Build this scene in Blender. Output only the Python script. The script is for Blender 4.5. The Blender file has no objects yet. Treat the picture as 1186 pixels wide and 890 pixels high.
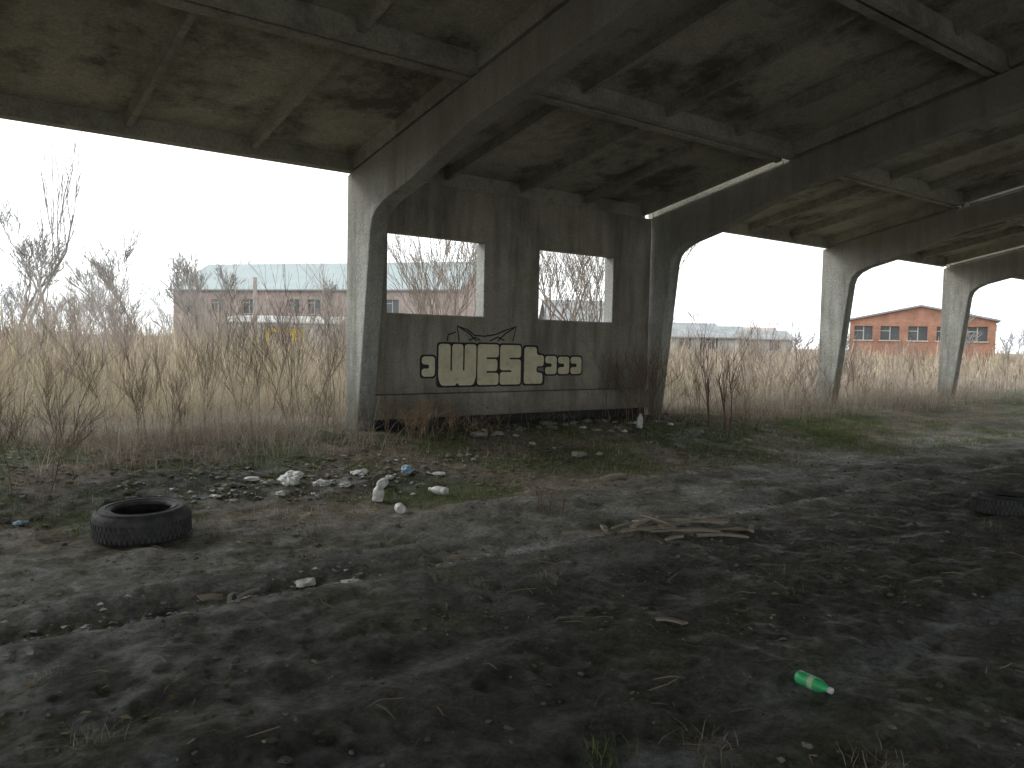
import bpy, math, random
import numpy as np
from mathutils import Vector, Matrix, noise as mnoise

random.seed(7)
RNG = np.random.default_rng(7)
scene = bpy.context.scene

# ------------------------------------------------------------------ helpers
def hash2(ix, iy, seed):
    n = (ix.astype(np.int64)*374761393 + iy.astype(np.int64)*668265263 + seed*1442695041) & 0x7fffffff
    n = (n ^ (n >> 13)) * 1274126177 & 0x7fffffff
    n = n ^ (n >> 16)
    return (n & 0xffff)/65535.0
def vnoise(x, y, seed=0):
    x = np.asarray(x, float); y = np.asarray(y, float)
    ix = np.floor(x); iy = np.floor(y)
    fx = x-ix; fy = y-iy
    fx = fx*fx*(3-2*fx); fy = fy*fy*(3-2*fy)
    a = hash2(ix, iy, seed); b = hash2(ix+1, iy, seed)
    c = hash2(ix, iy+1, seed); d = hash2(ix+1, iy+1, seed)
    return (a*(1-fx)+b*fx)*(1-fy)+(c*(1-fx)+d*fx)*fy
def fbm(x, y, seed=0, octv=4):
    t = 0; a = 1; s = 0
    for i in range(octv):
        t = t+a*vnoise(np.asarray(x)*2**i+17.3*i, np.asarray(y)*2**i-9.1*i, seed+i); s += a; a *= .5
    return t/s
def sstep(a, b, x):
    t = np.clip((np.asarray(x, float)-a)/(b-a), 0, 1)
    return t*t*(3-2*t)
def gauss(x, m, s):
    return np.exp(-((np.asarray(x, float)-m)/s)**2)

def gh(x, y):
    """ground height"""
    x = np.asarray(x, float); y = np.asarray(y, float)
    wob = (fbm(x*.5, y*0+3, 5, 3)-.5)*.5
    h = .33*sstep(6.8, 9.9, y+wob)
    near = 1-sstep(9, 12, y)
    h = h+near*((fbm(x*.9, y*.9, 11, 4)-.5)*.07+(fbm(x*4, y*4, 21, 3)-.5)*.045+(fbm(x*11, y*11, 25, 2)-.5)*.034)
    h = h+(1-near)*((fbm(x*.15, y*.15, 31, 3)-.5)*.25)
    yy = y+wob*.5
    br = .4+1.2*fbm(x*.8, y*.3, 27, 2)
    h = h+br*(-.045*gauss(yy, 4.92, .14)+.022*gauss(yy, 5.25, .16)+.015*gauss(yy, 4.6, .16))
    h = h+br*(-.022*gauss(yy, 3.5, .2)+.012*gauss(yy, 3.1, .12))
    h = h+br*(-.022*gauss(yy, 2.05, .16)+.014*gauss(yy, 1.75, .12)+.012*gauss(yy, 2.4, .14))
    h = h+.10*np.exp(-(((x-4.6)/1.0)**2+((y-6.0)/.5)**2))
    h = h+.06*np.exp(-(((x-7.6)/1.6)**2+((y-6.4)/.5)**2))
    h = h+.07*np.exp(-(((x-1.35)/.25)**2+((y-6.15)/.18)**2))
    tr = (np.sin(x*38+np.sin(y*9)*1.2) > .2)*.010*(vnoise(x*1.2, y*1.2, 29) > .35)
    h = h-tr*(gauss(yy, 2.9, .13)+gauss(yy, 1.35, .13)+gauss(yy, 3.9, .13))
    return h
def ghf(x, y): return float(gh(np.array([x]), np.array([y]))[0])

class MB:
    def __init__(s): s.v = []; s.f = []; s.m = []; s.c = []
    def add(s, vs, fs, mat=0, col=None):
        o = len(s.v); s.v.extend([tuple(p) for p in vs])
        for f in fs: s.f.append(tuple(i+o for i in f)); s.m.append(mat)
        if col is not None: s.c.extend([col]*len(vs))
    def box(s, a, b, mat=0, M=None, col=None):
        x0, y0, z0 = a; x1, y1, z1 = b
        vs = [Vector(p) for p in [(x0,y0,z0),(x1,y0,z0),(x1,y1,z0),(x0,y1,z0),(x0,y0,z1),(x1,y0,z1),(x1,y1,z1),(x0,y1,z1)]]
        if M is not None: vs = [M@p for p in vs]
        s.add(vs, [(0,3,2,1),(4,5,6,7),(0,1,5,4),(1,2,6,5),(2,3,7,6),(3,0,4,7)], mat, col)
    def tube(s, pts, rad, n=5, mat=0, col=None, cap=False):
        vs = []; fs = []
        for i, p in enumerate(pts):
            p = Vector(p)
            d = (Vector(pts[min(i+1, len(pts)-1)])-Vector(pts[max(i-1, 0)]))
            if d.length < 1e-9: d = Vector((0, 0, 1))
            d.normalize()
            a = d.orthogonal() if abs(d.z) > .9 else d.cross(Vector((0, 0, 1)))
            a.normalize(); b = d.cross(a)
            for k in range(n):
                t = 2*math.pi*k/n
                vs.append(p+(a*math.cos(t)+b*math.sin(t))*rad[i])
        for i in range(len(pts)-1):
            for k in range(n):
                k2 = (k+1) % n
                fs.append((i*n+k, i*n+k2, (i+1)*n+k2, (i+1)*n+k))
        if cap:
            fs.append(tuple(range(n-1, -1, -1))); fs.append(tuple((len(pts)-1)*n+k for k in range(n)))
        s.add(vs, fs, mat, col)
    def lathe(s, prof, n=24, mat=0, M=None, col=None, closed=False):
        vs = []; fs = []
        for r, z in prof:
            for k in range(n):
                t = 2*math.pi*k/n; vs.append(Vector((r*math.cos(t), r*math.sin(t), z)))
        L = len(prof)
        for i in range(L if closed else L-1):
            j = (i+1) % L
            for k in range(n):
                k2 = (k+1) % n
                fs.append((i*n+k, i*n+k2, j*n+k2, j*n+k))
        if M is not None: vs = [M@p for p in vs]
        s.add(vs, fs, mat, col)
    def build(s, name, mats, smooth=False, parent=None, bevel=0, M=None, seg=1):
        me = bpy.data.meshes.new(name)
        me.from_pydata(s.v, [], s.f)
        for m in mats: me.materials.append(m)
        me.polygons.foreach_set("material_index", s.m)
        if smooth: me.polygons.foreach_set("use_smooth", [True]*len(s.f))
        if s.c:
            at = me.color_attributes.new("Col", 'FLOAT_COLOR', 'POINT')
            at.data.foreach_set("color", np.array([(c[0], c[1], c[2], 1) for c in s.c], dtype=np.float32).ravel())
        me.update()
        ob = bpy.data.objects.new(name, me); scene.collection.objects.link(ob)
        if M is not None: ob.matrix_world = M
        if parent is not None: ob.parent = parent
        if bevel:
            bv = ob.modifiers.new("bevel", 'BEVEL'); bv.width = bevel; bv.segments = seg; bv.limit_method = 'ANGLE'; bv.angle_limit = math.radians(40)
        return ob

def np_mesh(name, verts, faces, mat, cols=None, smooth=False):
    me = bpy.data.meshes.new(name)
    N, k = faces.shape
    me.vertices.add(len(verts)); me.vertices.foreach_set("co", verts.astype(np.float32).ravel())
    me.loops.add(N*k); me.loops.foreach_set("vertex_index", faces.astype(np.int32).ravel())
    me.polygons.add(N)
    me.polygons.foreach_set("loop_start", (np.arange(N)*k).astype(np.int32))
    me.polygons.foreach_set("loop_total", np.full(N, k, dtype=np.int32))
    if smooth: me.polygons.foreach_set("use_smooth", np.ones(N, dtype=bool))
    me.materials.append(mat)
    if cols is not None:
        at = me.color_attributes.new("Col", 'FLOAT_COLOR', 'POINT')
        at.data.foreach_set("color", np.concatenate([cols, np.ones((len(cols), 1))], 1).astype(np.float32).ravel())
    me.update(calc_edges=True); me.validate()
    ob = bpy.data.objects.new(name, me); scene.collection.objects.link(ob)
    return ob

def empty(name, loc=(0, 0, 0), rz=0):
    e = bpy.data.objects.new(name, None); scene.collection.objects.link(e)
    e.location = loc; e.rotation_euler = (0, 0, rz); return e

# ------------------------------------------------------------------ materials
class NT:
    def __init__(s, name):
        s.mat = bpy.data.materials.new(name); s.mat.use_nodes = True
        s.t = s.mat.node_tree; s.b = s.t.nodes['Principled BSDF']
        s.b.inputs['Roughness'].default_value = .9
        s.b.inputs['Specular IOR Level'].default_value = .25
        s.tc = s.t.nodes.new('ShaderNodeTexCoord')
    def n(s, t): return s.t.nodes.new(t)
    def l(s, a, b): s.t.links.new(a, b)
    def coord(s, scale=(1, 1, 1)):
        if scale == (1, 1, 1): return s.tc.outputs['Object']
        m = s.n('ShaderNodeMapping'); m.inputs['Scale'].default_value = scale
        s.l(s.tc.outputs['Object'], m.inputs['Vector']); return m.outputs[0]
    def noise(s, scale, detail=4, rough=.6, sc=(1, 1, 1), dist=0):
        q = s.n('ShaderNodeTexNoise'); q.inputs['Scale'].default_value = scale
        q.inputs['Detail'].default_value = detail; q.inputs['Roughness'].default_value = rough
        q.inputs['Distortion'].default_value = dist
        s.l(s.coord(sc), q.inputs['Vector']); return q.outputs['Fac']
    def ramp(s, fac, stops):
        r = s.n('ShaderNodeValToRGB'); e = r.color_ramp.elements
        while len(e) < len(stops): e.new(.5)
        for i, (p, c) in enumerate(stops):
            e[i].position = p
            e[i].color = (c, c, c, 1) if isinstance(c, (int, float)) else (*c, 1)
        s.l(fac, r.inputs[0]); return r.outputs[0]
    def mix(s, a, b, fac, mode='MIX'):
        m = s.n('ShaderNodeMix'); m.data_type = 'RGBA'; m.blend_type = mode
        def put(sock, v):
            if isinstance(v, (int, float)): sock.default_value = v
            elif isinstance(v, tuple): sock.default_value = (*v, 1)
            else: s.l(v, sock)
        put(m.inputs[0], fac); put(m.inputs[6], a); put(m.inputs[7], b); return m.outputs[2]
    def bump(s, h, strength=.5, dist=.02):
        b = s.n('ShaderNodeBump'); b.inputs['Strength'].default_value = strength; b.inputs['Distance'].default_value = dist
        s.l(h, b.inputs['Height']); s.l(b.outputs[0], s.b.inputs['Normal'])
    def out(s, c): s.l(c, s.b.inputs['Base Color']); return s.mat

def concrete(name, light, dark, stain, streak=.5, patch=.5, cut=.5, zs=.16, zdark=None, foot=None):
    m = NT(name)
    base = m.mix(dark, light, m.ramp(m.noise(1.6, 5, .7), [(.3, 0), (.7, 1)]))
    g = m.noise(30, 4, .75)
    c = m.mix(base, m.ramp(g, [(.25, .6), (.75, 1.28)]), 1.0, 'MULTIPLY')
    st = m.ramp(m.noise(3.4, 5, .68, (1, 1, zs), .2), [(cut-.06, 0), (cut+.2, streak)])
    c = m.mix(c, stain, st)
    pt = m.ramp(m.noise(.8, 6, .74), [(.47, 0), (.62, patch)])
    c = m.mix(c, stain, pt)
    if zdark or foot:
        sp = m.n('ShaderNodeSeparateXYZ'); m.l(m.tc.outputs['Object'], sp.inputs[0])
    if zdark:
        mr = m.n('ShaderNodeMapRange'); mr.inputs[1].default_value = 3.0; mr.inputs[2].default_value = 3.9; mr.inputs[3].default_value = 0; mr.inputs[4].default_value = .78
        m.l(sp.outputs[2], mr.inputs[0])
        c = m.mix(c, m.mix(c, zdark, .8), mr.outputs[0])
    if foot:
        ad = m.n('ShaderNodeMath'); ad.operation = 'MULTIPLY_ADD'; ad.inputs[1].default_value = -1.1
        m.l(m.noise(5, 4, .7), ad.inputs[0]); m.l(sp.outputs[2], ad.inputs[2])
        mr = m.n('ShaderNodeMapRange'); mr.inputs[1].default_value = foot-.75; mr.inputs[2].default_value = foot+.1; mr.inputs[3].default_value = .75; mr.inputs[4].default_value = 0
        m.l(ad.outputs[0], mr.inputs[0]); c = m.mix(c, stain, mr.outputs[0])
    m.bump(g, .8, .03)
    m.b.inputs['Roughness'].default_value = .92
    return m.out(c)

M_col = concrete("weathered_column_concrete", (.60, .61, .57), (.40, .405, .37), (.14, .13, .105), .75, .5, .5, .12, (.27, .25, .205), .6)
M_wall = concrete("stained_wall_concrete", (.53, .495, .42), (.33, .305, .25), (.12, .11, .088), .7, .5, .47, .14, None, .35)
M_roof = concrete("mouldy_roof_concrete", (.60, .575, .475), (.41, .39, .32), (.10, .097, .08), .35, .85, .56, 1)
M_rib = concrete("rib_concrete", (.56, .54, .45), (.36, .34, .28), (.11, .105, .088), .45, .6, .52, 1)
M_felt = concrete("roofing_felt", (.06, .06, .06), (.04, .04, .04), (.03, .03, .03))

def plain(name, col, rough=.8, var=.25, scale=8, bump=.2, spec=.3):
    m = NT(name)
    lo = tuple(c*(1-var) for c in col); hi = tuple(min(1, c*(1+var)) for c in col)
    q = m.noise(scale, 4, .65)
    c = m.mix(lo, hi, m.ramp(q, [(.3, 0), (.7, 1)]))
    m.b.inputs['Roughness'].default_value = rough; m.b.inputs['Specular IOR Level'].default_value = spec
    if bump: m.bump(q, bump, .02)
    return m.out(c)

def vcol(name, rough=.9, trans=0):
    m = NT(name)
    a = m.n('ShaderNodeAttribute'); a.attribute_name = "Col"
    m.b.inputs['Roughness'].default_value = rough
    m.b.inputs['Specular IOR Level'].default_value = .1
    if trans:
        tr = m.n('ShaderNodeBsdfTranslucent'); mx = m.n('ShaderNodeMixShader'); mx.inputs[0].default_value = trans
        m.l(a.outputs['Color'], tr.inputs['Color']); m.l(m.b.outputs[0], mx.inputs[1]); m.l(tr.outputs[0], mx.inputs[2])
        m.l(mx.outputs[0], m.t.nodes['Material Output'].inputs['Surface'])
    return m.out(a.outputs['Color'])
M_grass = vcol("dry_grass", .85, .25)
M_twig = vcol("twig_bark", .9, 0)
M_chip = vcol("litter_chips", .9, 0)

def brick(name, c1, c2, mortar):
    m = NT(name)
    b = m.n('ShaderNodeTexBrick'); b.inputs['Scale'].default_value = 1
    b.inputs['Color1'].default_value = (*c1, 1); b.inputs['Color2'].default_value = (*c2, 1); b.inputs['Mortar'].default_value = (*mortar, 1)
    b.inputs['Brick Width'].default_value = .26; b.inputs['Row Height'].default_value = .08; b.inputs['Mortar Size'].default_value = .01
    mp = m.n('ShaderNodeMapping'); mp.inputs['Rotation'].default_value = (math.radians(90), 0, 0)
    m.l(m.tc.outputs['Object'], mp.inputs['Vector']); m.l(mp.outputs[0], b.inputs['Vector'])
    g = m.ramp(m.noise(.7, 5, .7), [(.3, .6), (.7, 1.25)])
    return m.out(m.mix(b.outputs['Color'], g, 1.0, 'MULTIPLY'))
M_brickR = brick("red_brick", (.42, .18, .11), (.34, .145, .085), (.36, .29, .25))
M_brickP = brick("hazed_pink_brick", (.40, .315, .285), (.35, .27, .245), (.38, .36, .34))  # pink brick paled so its colour carries distance haze

# ------------------------------------------------------------------ camera
f = 930.0
fwd0 = Vector((.610, .792, 0)).normalized(); right = Vector((fwd0.y, -fwd0.x, 0)); up0 = Vector((0, 0, 1))
pitch = math.radians(2.95); roll = math.radians(1.2)
fwd = fwd0*math.cos(pitch)-up0*math.sin(pitch)
upv = up0*math.cos(pitch)+fwd0*math.sin(pitch)
R = right*math.cos(roll)+upv*math.sin(roll); U = upv*math.cos(roll)-right*math.sin(roll)
cam = bpy.data.cameras.new("camera"); cam.sensor_width = 36; cam.lens = 36*f/1186; cam.clip_end = 5000; cam.clip_start = .05
co = bpy.data.objects.new("camera", cam); scene.collection.objects.link(co)
mat = Matrix((R, U, -fwd)).transposed().to_4x4(); mat.translation = Vector((0, 0, 1.6))
co.matrix_world = mat; scene.camera = co
def W(X, Z): return (.610*Z+.792*X, .792*Z-.610*X)   # metres right / ahead of viewpoint -> site coords

# ------------------------------------------------------------------ world and sun
w = bpy.data.worlds.new("World"); scene.world = w; w.use_nodes = True
nt = w.node_tree; bg = nt.nodes['Background']
sky = nt.nodes.new('ShaderNodeTexSky'); sky.sky_type = 'NISHITA'; sky.sun_disc = False
SUN_EL = math.radians(32); sdir2 = Vector((-.55, .83, 0)).normalized()
sky.sun_elevation = SUN_EL; sky.sun_rotation = math.atan2(sdir2.x, sdir2.y)
sky.dust_density = 4; sky.air_density = 1.0; sky.ozone_density = 1
hs = nt.nodes.new('ShaderNodeHueSaturation'); hs.inputs['Saturation'].default_value = .22
nt.links.new(sky.outputs[0], hs.inputs['Color'])
mx = nt.nodes.new('ShaderNodeMix'); mx.data_type = 'RGBA'; mx.inputs[0].default_value = .82
mx.inputs[7].default_value = (13.6, 14.4, 14.6, 1)   # overcast cloud layer
nt.links.new(hs.outputs[0], mx.inputs[6]); nt.links.new(mx.outputs[2], bg.inputs['Color'])
bg.inputs['Strength'].default_value = .15
sl = bpy.data.lights.new("sun", 'SUN'); sl.energy = 1.5; sl.angle = math.radians(18); sl.color = (1, .97, .92)
so = bpy.data.objects.new("sun", sl); scene.collection.objects.link(so)
sd = Vector((sdir2.x*math.cos(SUN_EL), sdir2.y*math.cos(SUN_EL), math.sin(SUN_EL)))
so.rotation_euler = sd.to_track_quat('Z', 'Y').to_euler(); so.location = (-10, 20, 20)
scene.view_settings.view_transform = 'Standard'; scene.view_settings.look = 'None'; scene.view_settings.exposure = 0

# ------------------------------------------------------------------ ground
def axis(lo, hi, step, far):
    a = np.arange(lo, hi+step/2, step); out = [a]
    g = []; d = step; x = hi
    while x < far: d *= 1.25; x += d; g.append(x)
    out.append(np.array(g)); g = []; d = step; x = lo
    while x > -far: d *= 1.25; x -= d; g.append(x)
    return np.concatenate([np.array(g[::-1]), a, out[1]])
gx = axis(-2.5, 15, .03, 1800); gy = axis(.6, 11, .03, 1800)
X, Y = np.meshgrid(gx, gy)
Hh = gh(X, Y)
wob = (fbm(X*.5, Y*0+3, 5, 3)-.5)*.25
yy = Y+wob
def c3(r, g, b): return np.array([r, g, b])[None, None, :]
n1 = fbm(X*1.1, Y*1.1, 41, 5)[..., None]; n2 = fbm(X*5, Y*5, 51, 4)[..., None]; n3 = fbm(X*.35, Y*.6, 61, 4)[..., None]
C = c3(.082, .084, .070)*(0.7+.6*n1)*(0.5+1.0*n2)
def lay(C, col, m): 
    m = np.clip(m, 0, 1)[..., None]; return C*(1-m)+col*m
C = lay(C, c3(.27, .262, .232)*(0.5+1.0*n2), sstep(3.2, 5.8, yy)*(.35+.6*sstep(0, 5, X))*(.55+.7*(n1[..., 0])))  # paler towards the open side: outside light painted over the dirt
C = lay(C, c3(.34, .335, .305)*(0.6+.8*n2), sstep(5.2, 6.6, yy)*sstep(4, 9, X)*(.4+.8*n1[..., 0]))  # pale road dirt, with the outside light on it painted in
C = lay(C, c3(.055, .052, .042)*(.5+1.0*n2), sstep(.54, .72, fbm(X*1.2, Y*2.6, 66, 5))*.5*(1-sstep(8, 9, Y)))
C = lay(C, c3(.10, .105, .055)*(.5+1.0*n2), sstep(.52, .66, fbm(X*1.3, Y*1.8, 67, 5))*.6*(1-sstep(8, 9, Y)))
ashn = sstep(.42, .62, fbm(X*2.2, Y*5, 71, 4))
C = lay(C, c3(.46, .47, .46), .8*gauss(yy, 4.92, .10)*ashn+.3*gauss(yy, 4.95, .35)*ashn)
C = lay(C, c3(.36, .37, .37), .6*gauss(yy, 2.05, .14)*sstep(.4, .6, fbm(X*1.5, Y*6, 75, 4)))
C = lay(C, c3(.26, .26, .23), .35*gauss(yy, 3.3, .2)*sstep(.5, .7, fbm(X*1.5, Y*6, 76, 4)))
C = lay(C, c3(.27, .265, .25)*(.5+1.0*n2), .8*np.exp(-(((X-1.35)/.32)**2+((Y-6.12)/.22)**2)))
verge = sstep(6.0, 7.2, Y+(fbm(X*.8, Y*.8, 81, 3)-.5)*1.8-.35*sstep(8, 14, X))
C = lay(C, c3(.165, .135, .085)*(0.4+1.1*n2), verge*.85)
C = lay(C, c3(.065, .09, .028)*(0.5+n2), verge*sstep(.44, .56, fbm(X*1.4, Y*1.4, 91, 4))*.85)
burn = np.exp(-(((X-2.3)/1.1)**2+((Y-8.2)/.55)**2))+.7*np.exp(-(((X-4.2)/.9)**2+((Y-7.6)/.35)**2))
C = lay(C, c3(.025, .025, .025), burn*1.2)
C = lay(C, c3(.4, .4, .39), sstep(.55, .68, fbm(X*4, Y*7, 95, 4))*np.clip(burn*1.5, 0, 1)*.6)
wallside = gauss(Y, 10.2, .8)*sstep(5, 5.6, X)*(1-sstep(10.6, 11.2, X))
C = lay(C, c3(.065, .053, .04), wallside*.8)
C = lay(C, c3(.22, .18, .135)*(0.7+.6*n3), sstep(10.6, 12, Y))
C = lay(C, c3(.38, .36, .32), sstep(-5.5, -8, Y))  # unseen pale yard behind the camera, added to brighten the interior
ground_v = np.stack([X, Y, Hh], -1).reshape(-1, 3)
nx, ny = len(gx), len(gy)
ii = (np.arange(ny-1)[:, None]*nx+np.arange(nx-1)[None, :]).ravel()
gf = np.stack([ii, ii+1, ii+nx+1, ii+nx], 1)
gm = NT("muddy_ground")
at = gm.n('ShaderNodeAttribute'); at.attribute_name = "Col"
gn = gm.noise(26, 7, .82)
c = gm.mix(at.outputs['Color'], gm.ramp(gn, [(.3, .2), (.7, 1.95)]), 1.0, 'MULTIPLY')
vo = gm.n('ShaderNodeTexVoronoi'); vo.inputs['Scale'].default_value = 26; gm.l(gm.tc.outputs['Object'], vo.inputs['Vector'])
spk = gm.ramp(vo.outputs['Distance'], [(.07, .55), (.16, 0)])
c = gm.mix(c, gm.mix(c, (.3, .29, .26), .5), spk)
gm.l(gm.ramp(gm.noise(3.5, 5, .7), [(.38, .5), (.56, .95)]), gm.b.inputs['Roughness'])
gm.b.inputs['Specular IOR Level'].default_value = .35
gm.bump(gn, 1.0, .07)
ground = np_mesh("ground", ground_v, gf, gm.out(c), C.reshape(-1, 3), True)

# ------------------------------------------------------------------ open concrete shed
XS = [-12.91+6*i for i in range(0, 9)]
TH = .26; RID = 1.5; EAVE = 3.9; SL = .2
def rt(y): return EAVE+SL*(10.5-y)
inner = [(10.15, -.3), (10.13, .3), (9.80, 3.08), (9.75, 3.22), (9.64, 3.33), (9.42, 3.43), (9.1, 3.51), (8.8, 3.585), (7.5, 4.04), (6.6, rt(6.6)-.47), (RID, rt(RID)-.46)]
for i, x0 in enumerate(XS):
    mb = MB()
    io = []
    for (y, z) in inner:
        if z < 3.1: oy, oz = 10.5, max(z, -.3)
        elif y > 9.7: oy, oz = 10.5, EAVE-.4
        elif y > 9.5: oy, oz = 10.5, EAVE
        else: oy, oz = y, rt(y)
        io.append(((y, z), (oy, oz)))
    io = io+[((2*RID-a[0], a[1]), (2*RID-b[0], b[1])) for a, b in io[:-1][::-1]]
    vs = []; fs = []
    for (a, b) in io:
        vs += [(x0, a[0], a[1]), (x0, b[0], b[1]), (x0+TH, a[0], a[1]), (x0+TH, b[0], b[1])]
    for k in range(len(io)-1):
        o = k*4; p = o+4
        fs += [(o, o+1, p+1, p), (o+2, p+2, p+3, o+3), (o, p, p+2, o+2), (o+1, o+3, p+3, p+1)]
    mb.add(vs, fs)
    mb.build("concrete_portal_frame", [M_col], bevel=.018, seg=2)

mb = MB()
def slabpt(side):
    s = 1 if side > 0 else -1
    ang = math.atan(SL)
    ydir = Vector((0, s*math.cos(ang), -math.sin(ang))); nrm = Vector((0, s*math.sin(ang), math.cos(ang)))
    M = Matrix((Vector((1, 0, 0)), ydir, nrm)).transposed().to_4x4()
    M.translation = Vector((0, RID, rt(RID))); return M
LEN = 9.0/math.cos(math.atan(SL))
rng = random.Random(3)
for side in (1, -1):
    M = slabpt(side)
    for bi in range(len(XS)-1):
        xa = XS[bi]+TH/2+.01; xb = XS[bi+1]+TH/2-.01
        for r in range(3):
            b0 = LEN*r/3+.008; b1 = LEN*(r+1)/3-.008
            xe = xb
            if side > 0:
                if r == 2 and bi in (3, 5, 6): xe = XS[bi+1]-.07
                if r == 1 and bi in (4, 5): xe = XS[bi+1]-.03
            dz = .004+rng.uniform(0, .02)
            mb.box((xa, b0, .24+dz), (xe, b1, .31+dz), 0, M)
            def trap(bx0, bx1, by0, by1, d, inx, iny, mt):
                z1 = .245+dz; z0 = z1-d
                v = [(bx0+inx, by0+iny, z0), (bx1-inx, by0+iny, z0), (bx1-inx, by1-iny, z0), (bx0+inx, by1-iny, z0), (bx0, by0, z1), (bx1, by0, z1), (bx1, by1, z1), (bx0, by1, z1)]
                mb.add([M@Vector(q) for q in v], [(0,3,2,1),(0,1,5,4),(1,2,6,5),(2,3,7,6),(3,0,4,7)], mt)
            trap(xa, xe, b0, b0+.13, .235, 0, .015, 1); trap(xa, xe, b1-.13, b1, .235, 0, .015, 1)
            nb = 4; step = (xe-xa)/nb
            for k in range(nb+1):
                xc = xa+step*k; wd = .05
                if k == 0: trap(xc, xc+.1, b0+.131, b1-.131, .2, .01, 0, 1)
                elif k == nb: trap(xc-.1, xc, b0+.131, b1-.131, .2, .01, 0, 1)
                else: trap(xc-wd, xc+wd, b0+.131, b1-.131, .15, .015, 0, 1)
            mb.box((xa+.003, b0-(.0 if r == 0 else .02), .325+dz*.1+.01), (xe-.003, b1, .345+dz*.1+.01), 2, M)
mb.build("ribbed_concrete_roof", [M_roof, M_rib, M_felt])

def wall_grid(mb, xs, zs, y0, y1, holes, mat=0, jag=0):
    xs = sorted(set(xs)|{h[0] for h in holes}|{h[1] for h in holes}); zs = sorted(set(zs)|{h[2] for h in holes}|{h[3] for h in holes})
    def hole(i, j):
        if i < 0 or j < 0 or i >= len(xs)-1 or j >= len(zs)-1: return True
        cx = (xs[i]+xs[i+1])/2; cz = (zs[j]+zs[j+1])/2
        return any(h[0] < cx < h[1] and h[2] < cz < h[3] for h in holes)
    vid = {}; vs = []
    def v(i, j, k):
        if (i, j, k) not in vid: vid[(i, j, k)] = len(vs); vs.append((xs[i], (y0, y1)[k], zs[j]))
        return vid[(i, j, k)]
    fs = []
    for i in range(len(xs)-1):
        for j in range(len(zs)-1):
            if hole(i, j): continue
            fs.append((v(i,j,0), v(i+1,j,0), v(i+1,j+1,0), v(i,j+1,0)))
            fs.append((v(i,j,1), v(i,j+1,1), v(i+1,j+1,1), v(i+1,j,1)))
            if hole(i-1, j): fs.append((v(i,j,0), v(i,j+1,0), v(i,j+1,1), v(i,j,1)))
            if hole(i+1, j): fs.append((v(i+1,j,0), v(i+1,j,1), v(i+1,j+1,1), v(i+1,j+1,0)))
            if hole(i, j-1): fs.append((v(i,j,0), v(i,j,1), v(i+1,j,1), v(i+1,j,0)))
            if hole(i, j+1): fs.append((v(i,j+1,0), v(i+1,j+1,0), v(i+1,j+1,1), v(i,j+1,1)))
    mb.add(vs, fs, mat)

wall = empty("graffiti_wall")
mb = MB()
wall_grid(mb, [5.36, 11.0], [.82, 3.905], 10.20, 10.42, [(5.58, 7.29, 1.98, 3.14), (8.38, 10.08, 1.98, 3.14)])
mb.build("wall_panel", [M_wall], parent=wall, bevel=.015, seg=2)
mb = MB(); mb.box((5.36, 10.14, .46), (11.0, 10.40, .815)); mb.build("plinth_panel", [M_wall], parent=wall, bevel=.02, seg=2)
mb = MB(); mb.box((5.36, 10.24, -.1), (11.0, 10.38, .455)); mb.build("dark_gap_footing", [M_felt], parent=wall, bevel=.01)  # footing raised and near-black to stand in for the gap's shade
M_rev = concrete("lit_reveal", (.62, .63, .60), (.42, .42, .39), (.2, .2, .18), .5, .35)  # paler than the wall: daylight on jamb and sill put into the colour
mb = MB()
for (a, b) in ((5.58, 7.29), (8.38, 10.08)):
    mb.box((b-.014, 10.215, 2.0), (b+.01, 10.423, 3.12)); mb.box((a+.01, 10.215, 1.97), (b-.02, 10.423, 1.992))
mb.build("window_reveals", [M_rev], parent=wall)

# ---- graffiti
def roundpoly(pts, r):
    out = []; n = len(pts)
    for i in range(n):
        p = Vector(pts[i]); a = Vector(pts[i-1]); b = Vector(pts[(i+1) % n])
        la = (a-p).length; lb = (b-p).length; rr_ = min(r, la*.48, lb*.48)
        p0 = p+(a-p).normalized()*rr_; p1 = p+(b-p).normalized()*rr_
        for t in (0, .25, .5, .75, 1): out.append(p0*(1-t)**2+p*2*t*(1-t)+p1*t*t)
    return out
def flat(name, polys, mat, y, parent):
    cu = bpy.data.curves.new(name, 'CURVE'); cu.dimensions = '2D'; cu.fill_mode = 'FRONT'
    for pts in polys:
        sp = cu.splines.new('POLY'); sp.points.add(len(pts)-1)
        for i, p in enumerate(pts): sp.points[i].co = (p[0], p[1], 0, 1)
        sp.use_cyclic_u = True
    tmp = bpy.data.objects.new(name, cu); scene.collection.objects.link(tmp)
    dg = bpy.context.evaluated_depsgraph_get()
    me = bpy.data.meshes.new_from_object(tmp.evaluated_get(dg))
    bpy.data.objects.remove(tmp)
    ob = bpy.data.objects.new(name, me); scene.collection.objects.link(ob)
    me.materials.clear(); me.materials.append(mat)
    ob.rotation_euler = (math.radians(90), 0, 0); ob.location = (0, y, 0); ob.parent = parent
    return ob
def L_W(x, z, w, h):
    g = .014; a = w/3; b = 2*w/3; k = .36*h
    return [(x+.05, z), (x+w/2-.03, z), (x+w/2, z+.05), (x+w/2+.03, z), (x+w-.05, z), (x+w, z+.12), (x+w, z+h), (x+b+g, z+h), (x+b+g, z+k), (x+b-g, z+k), (x+b-g, z+h), (x+a+g, z+h), (x+a+g, z+k), (x+a-g, z+k), (x+a-g, z+h), (x, z+h), (x, z+.12)]
def L_E(x, z, w, h):
    g = .014; k = .42*w
    return [(x, z), (x+w, z), (x+w, z+h*.32-g), (x+k, z+h*.32-g), (x+k, z+h*.32+g), (x+w*.94, z+h*.32+g), (x+w*.94, z+h*.66-g), (x+k, z+h*.66-g), (x+k, z+h*.66+g), (x+w, z+h*.66+g), (x+w, z+h), (x, z+h)]
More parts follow.
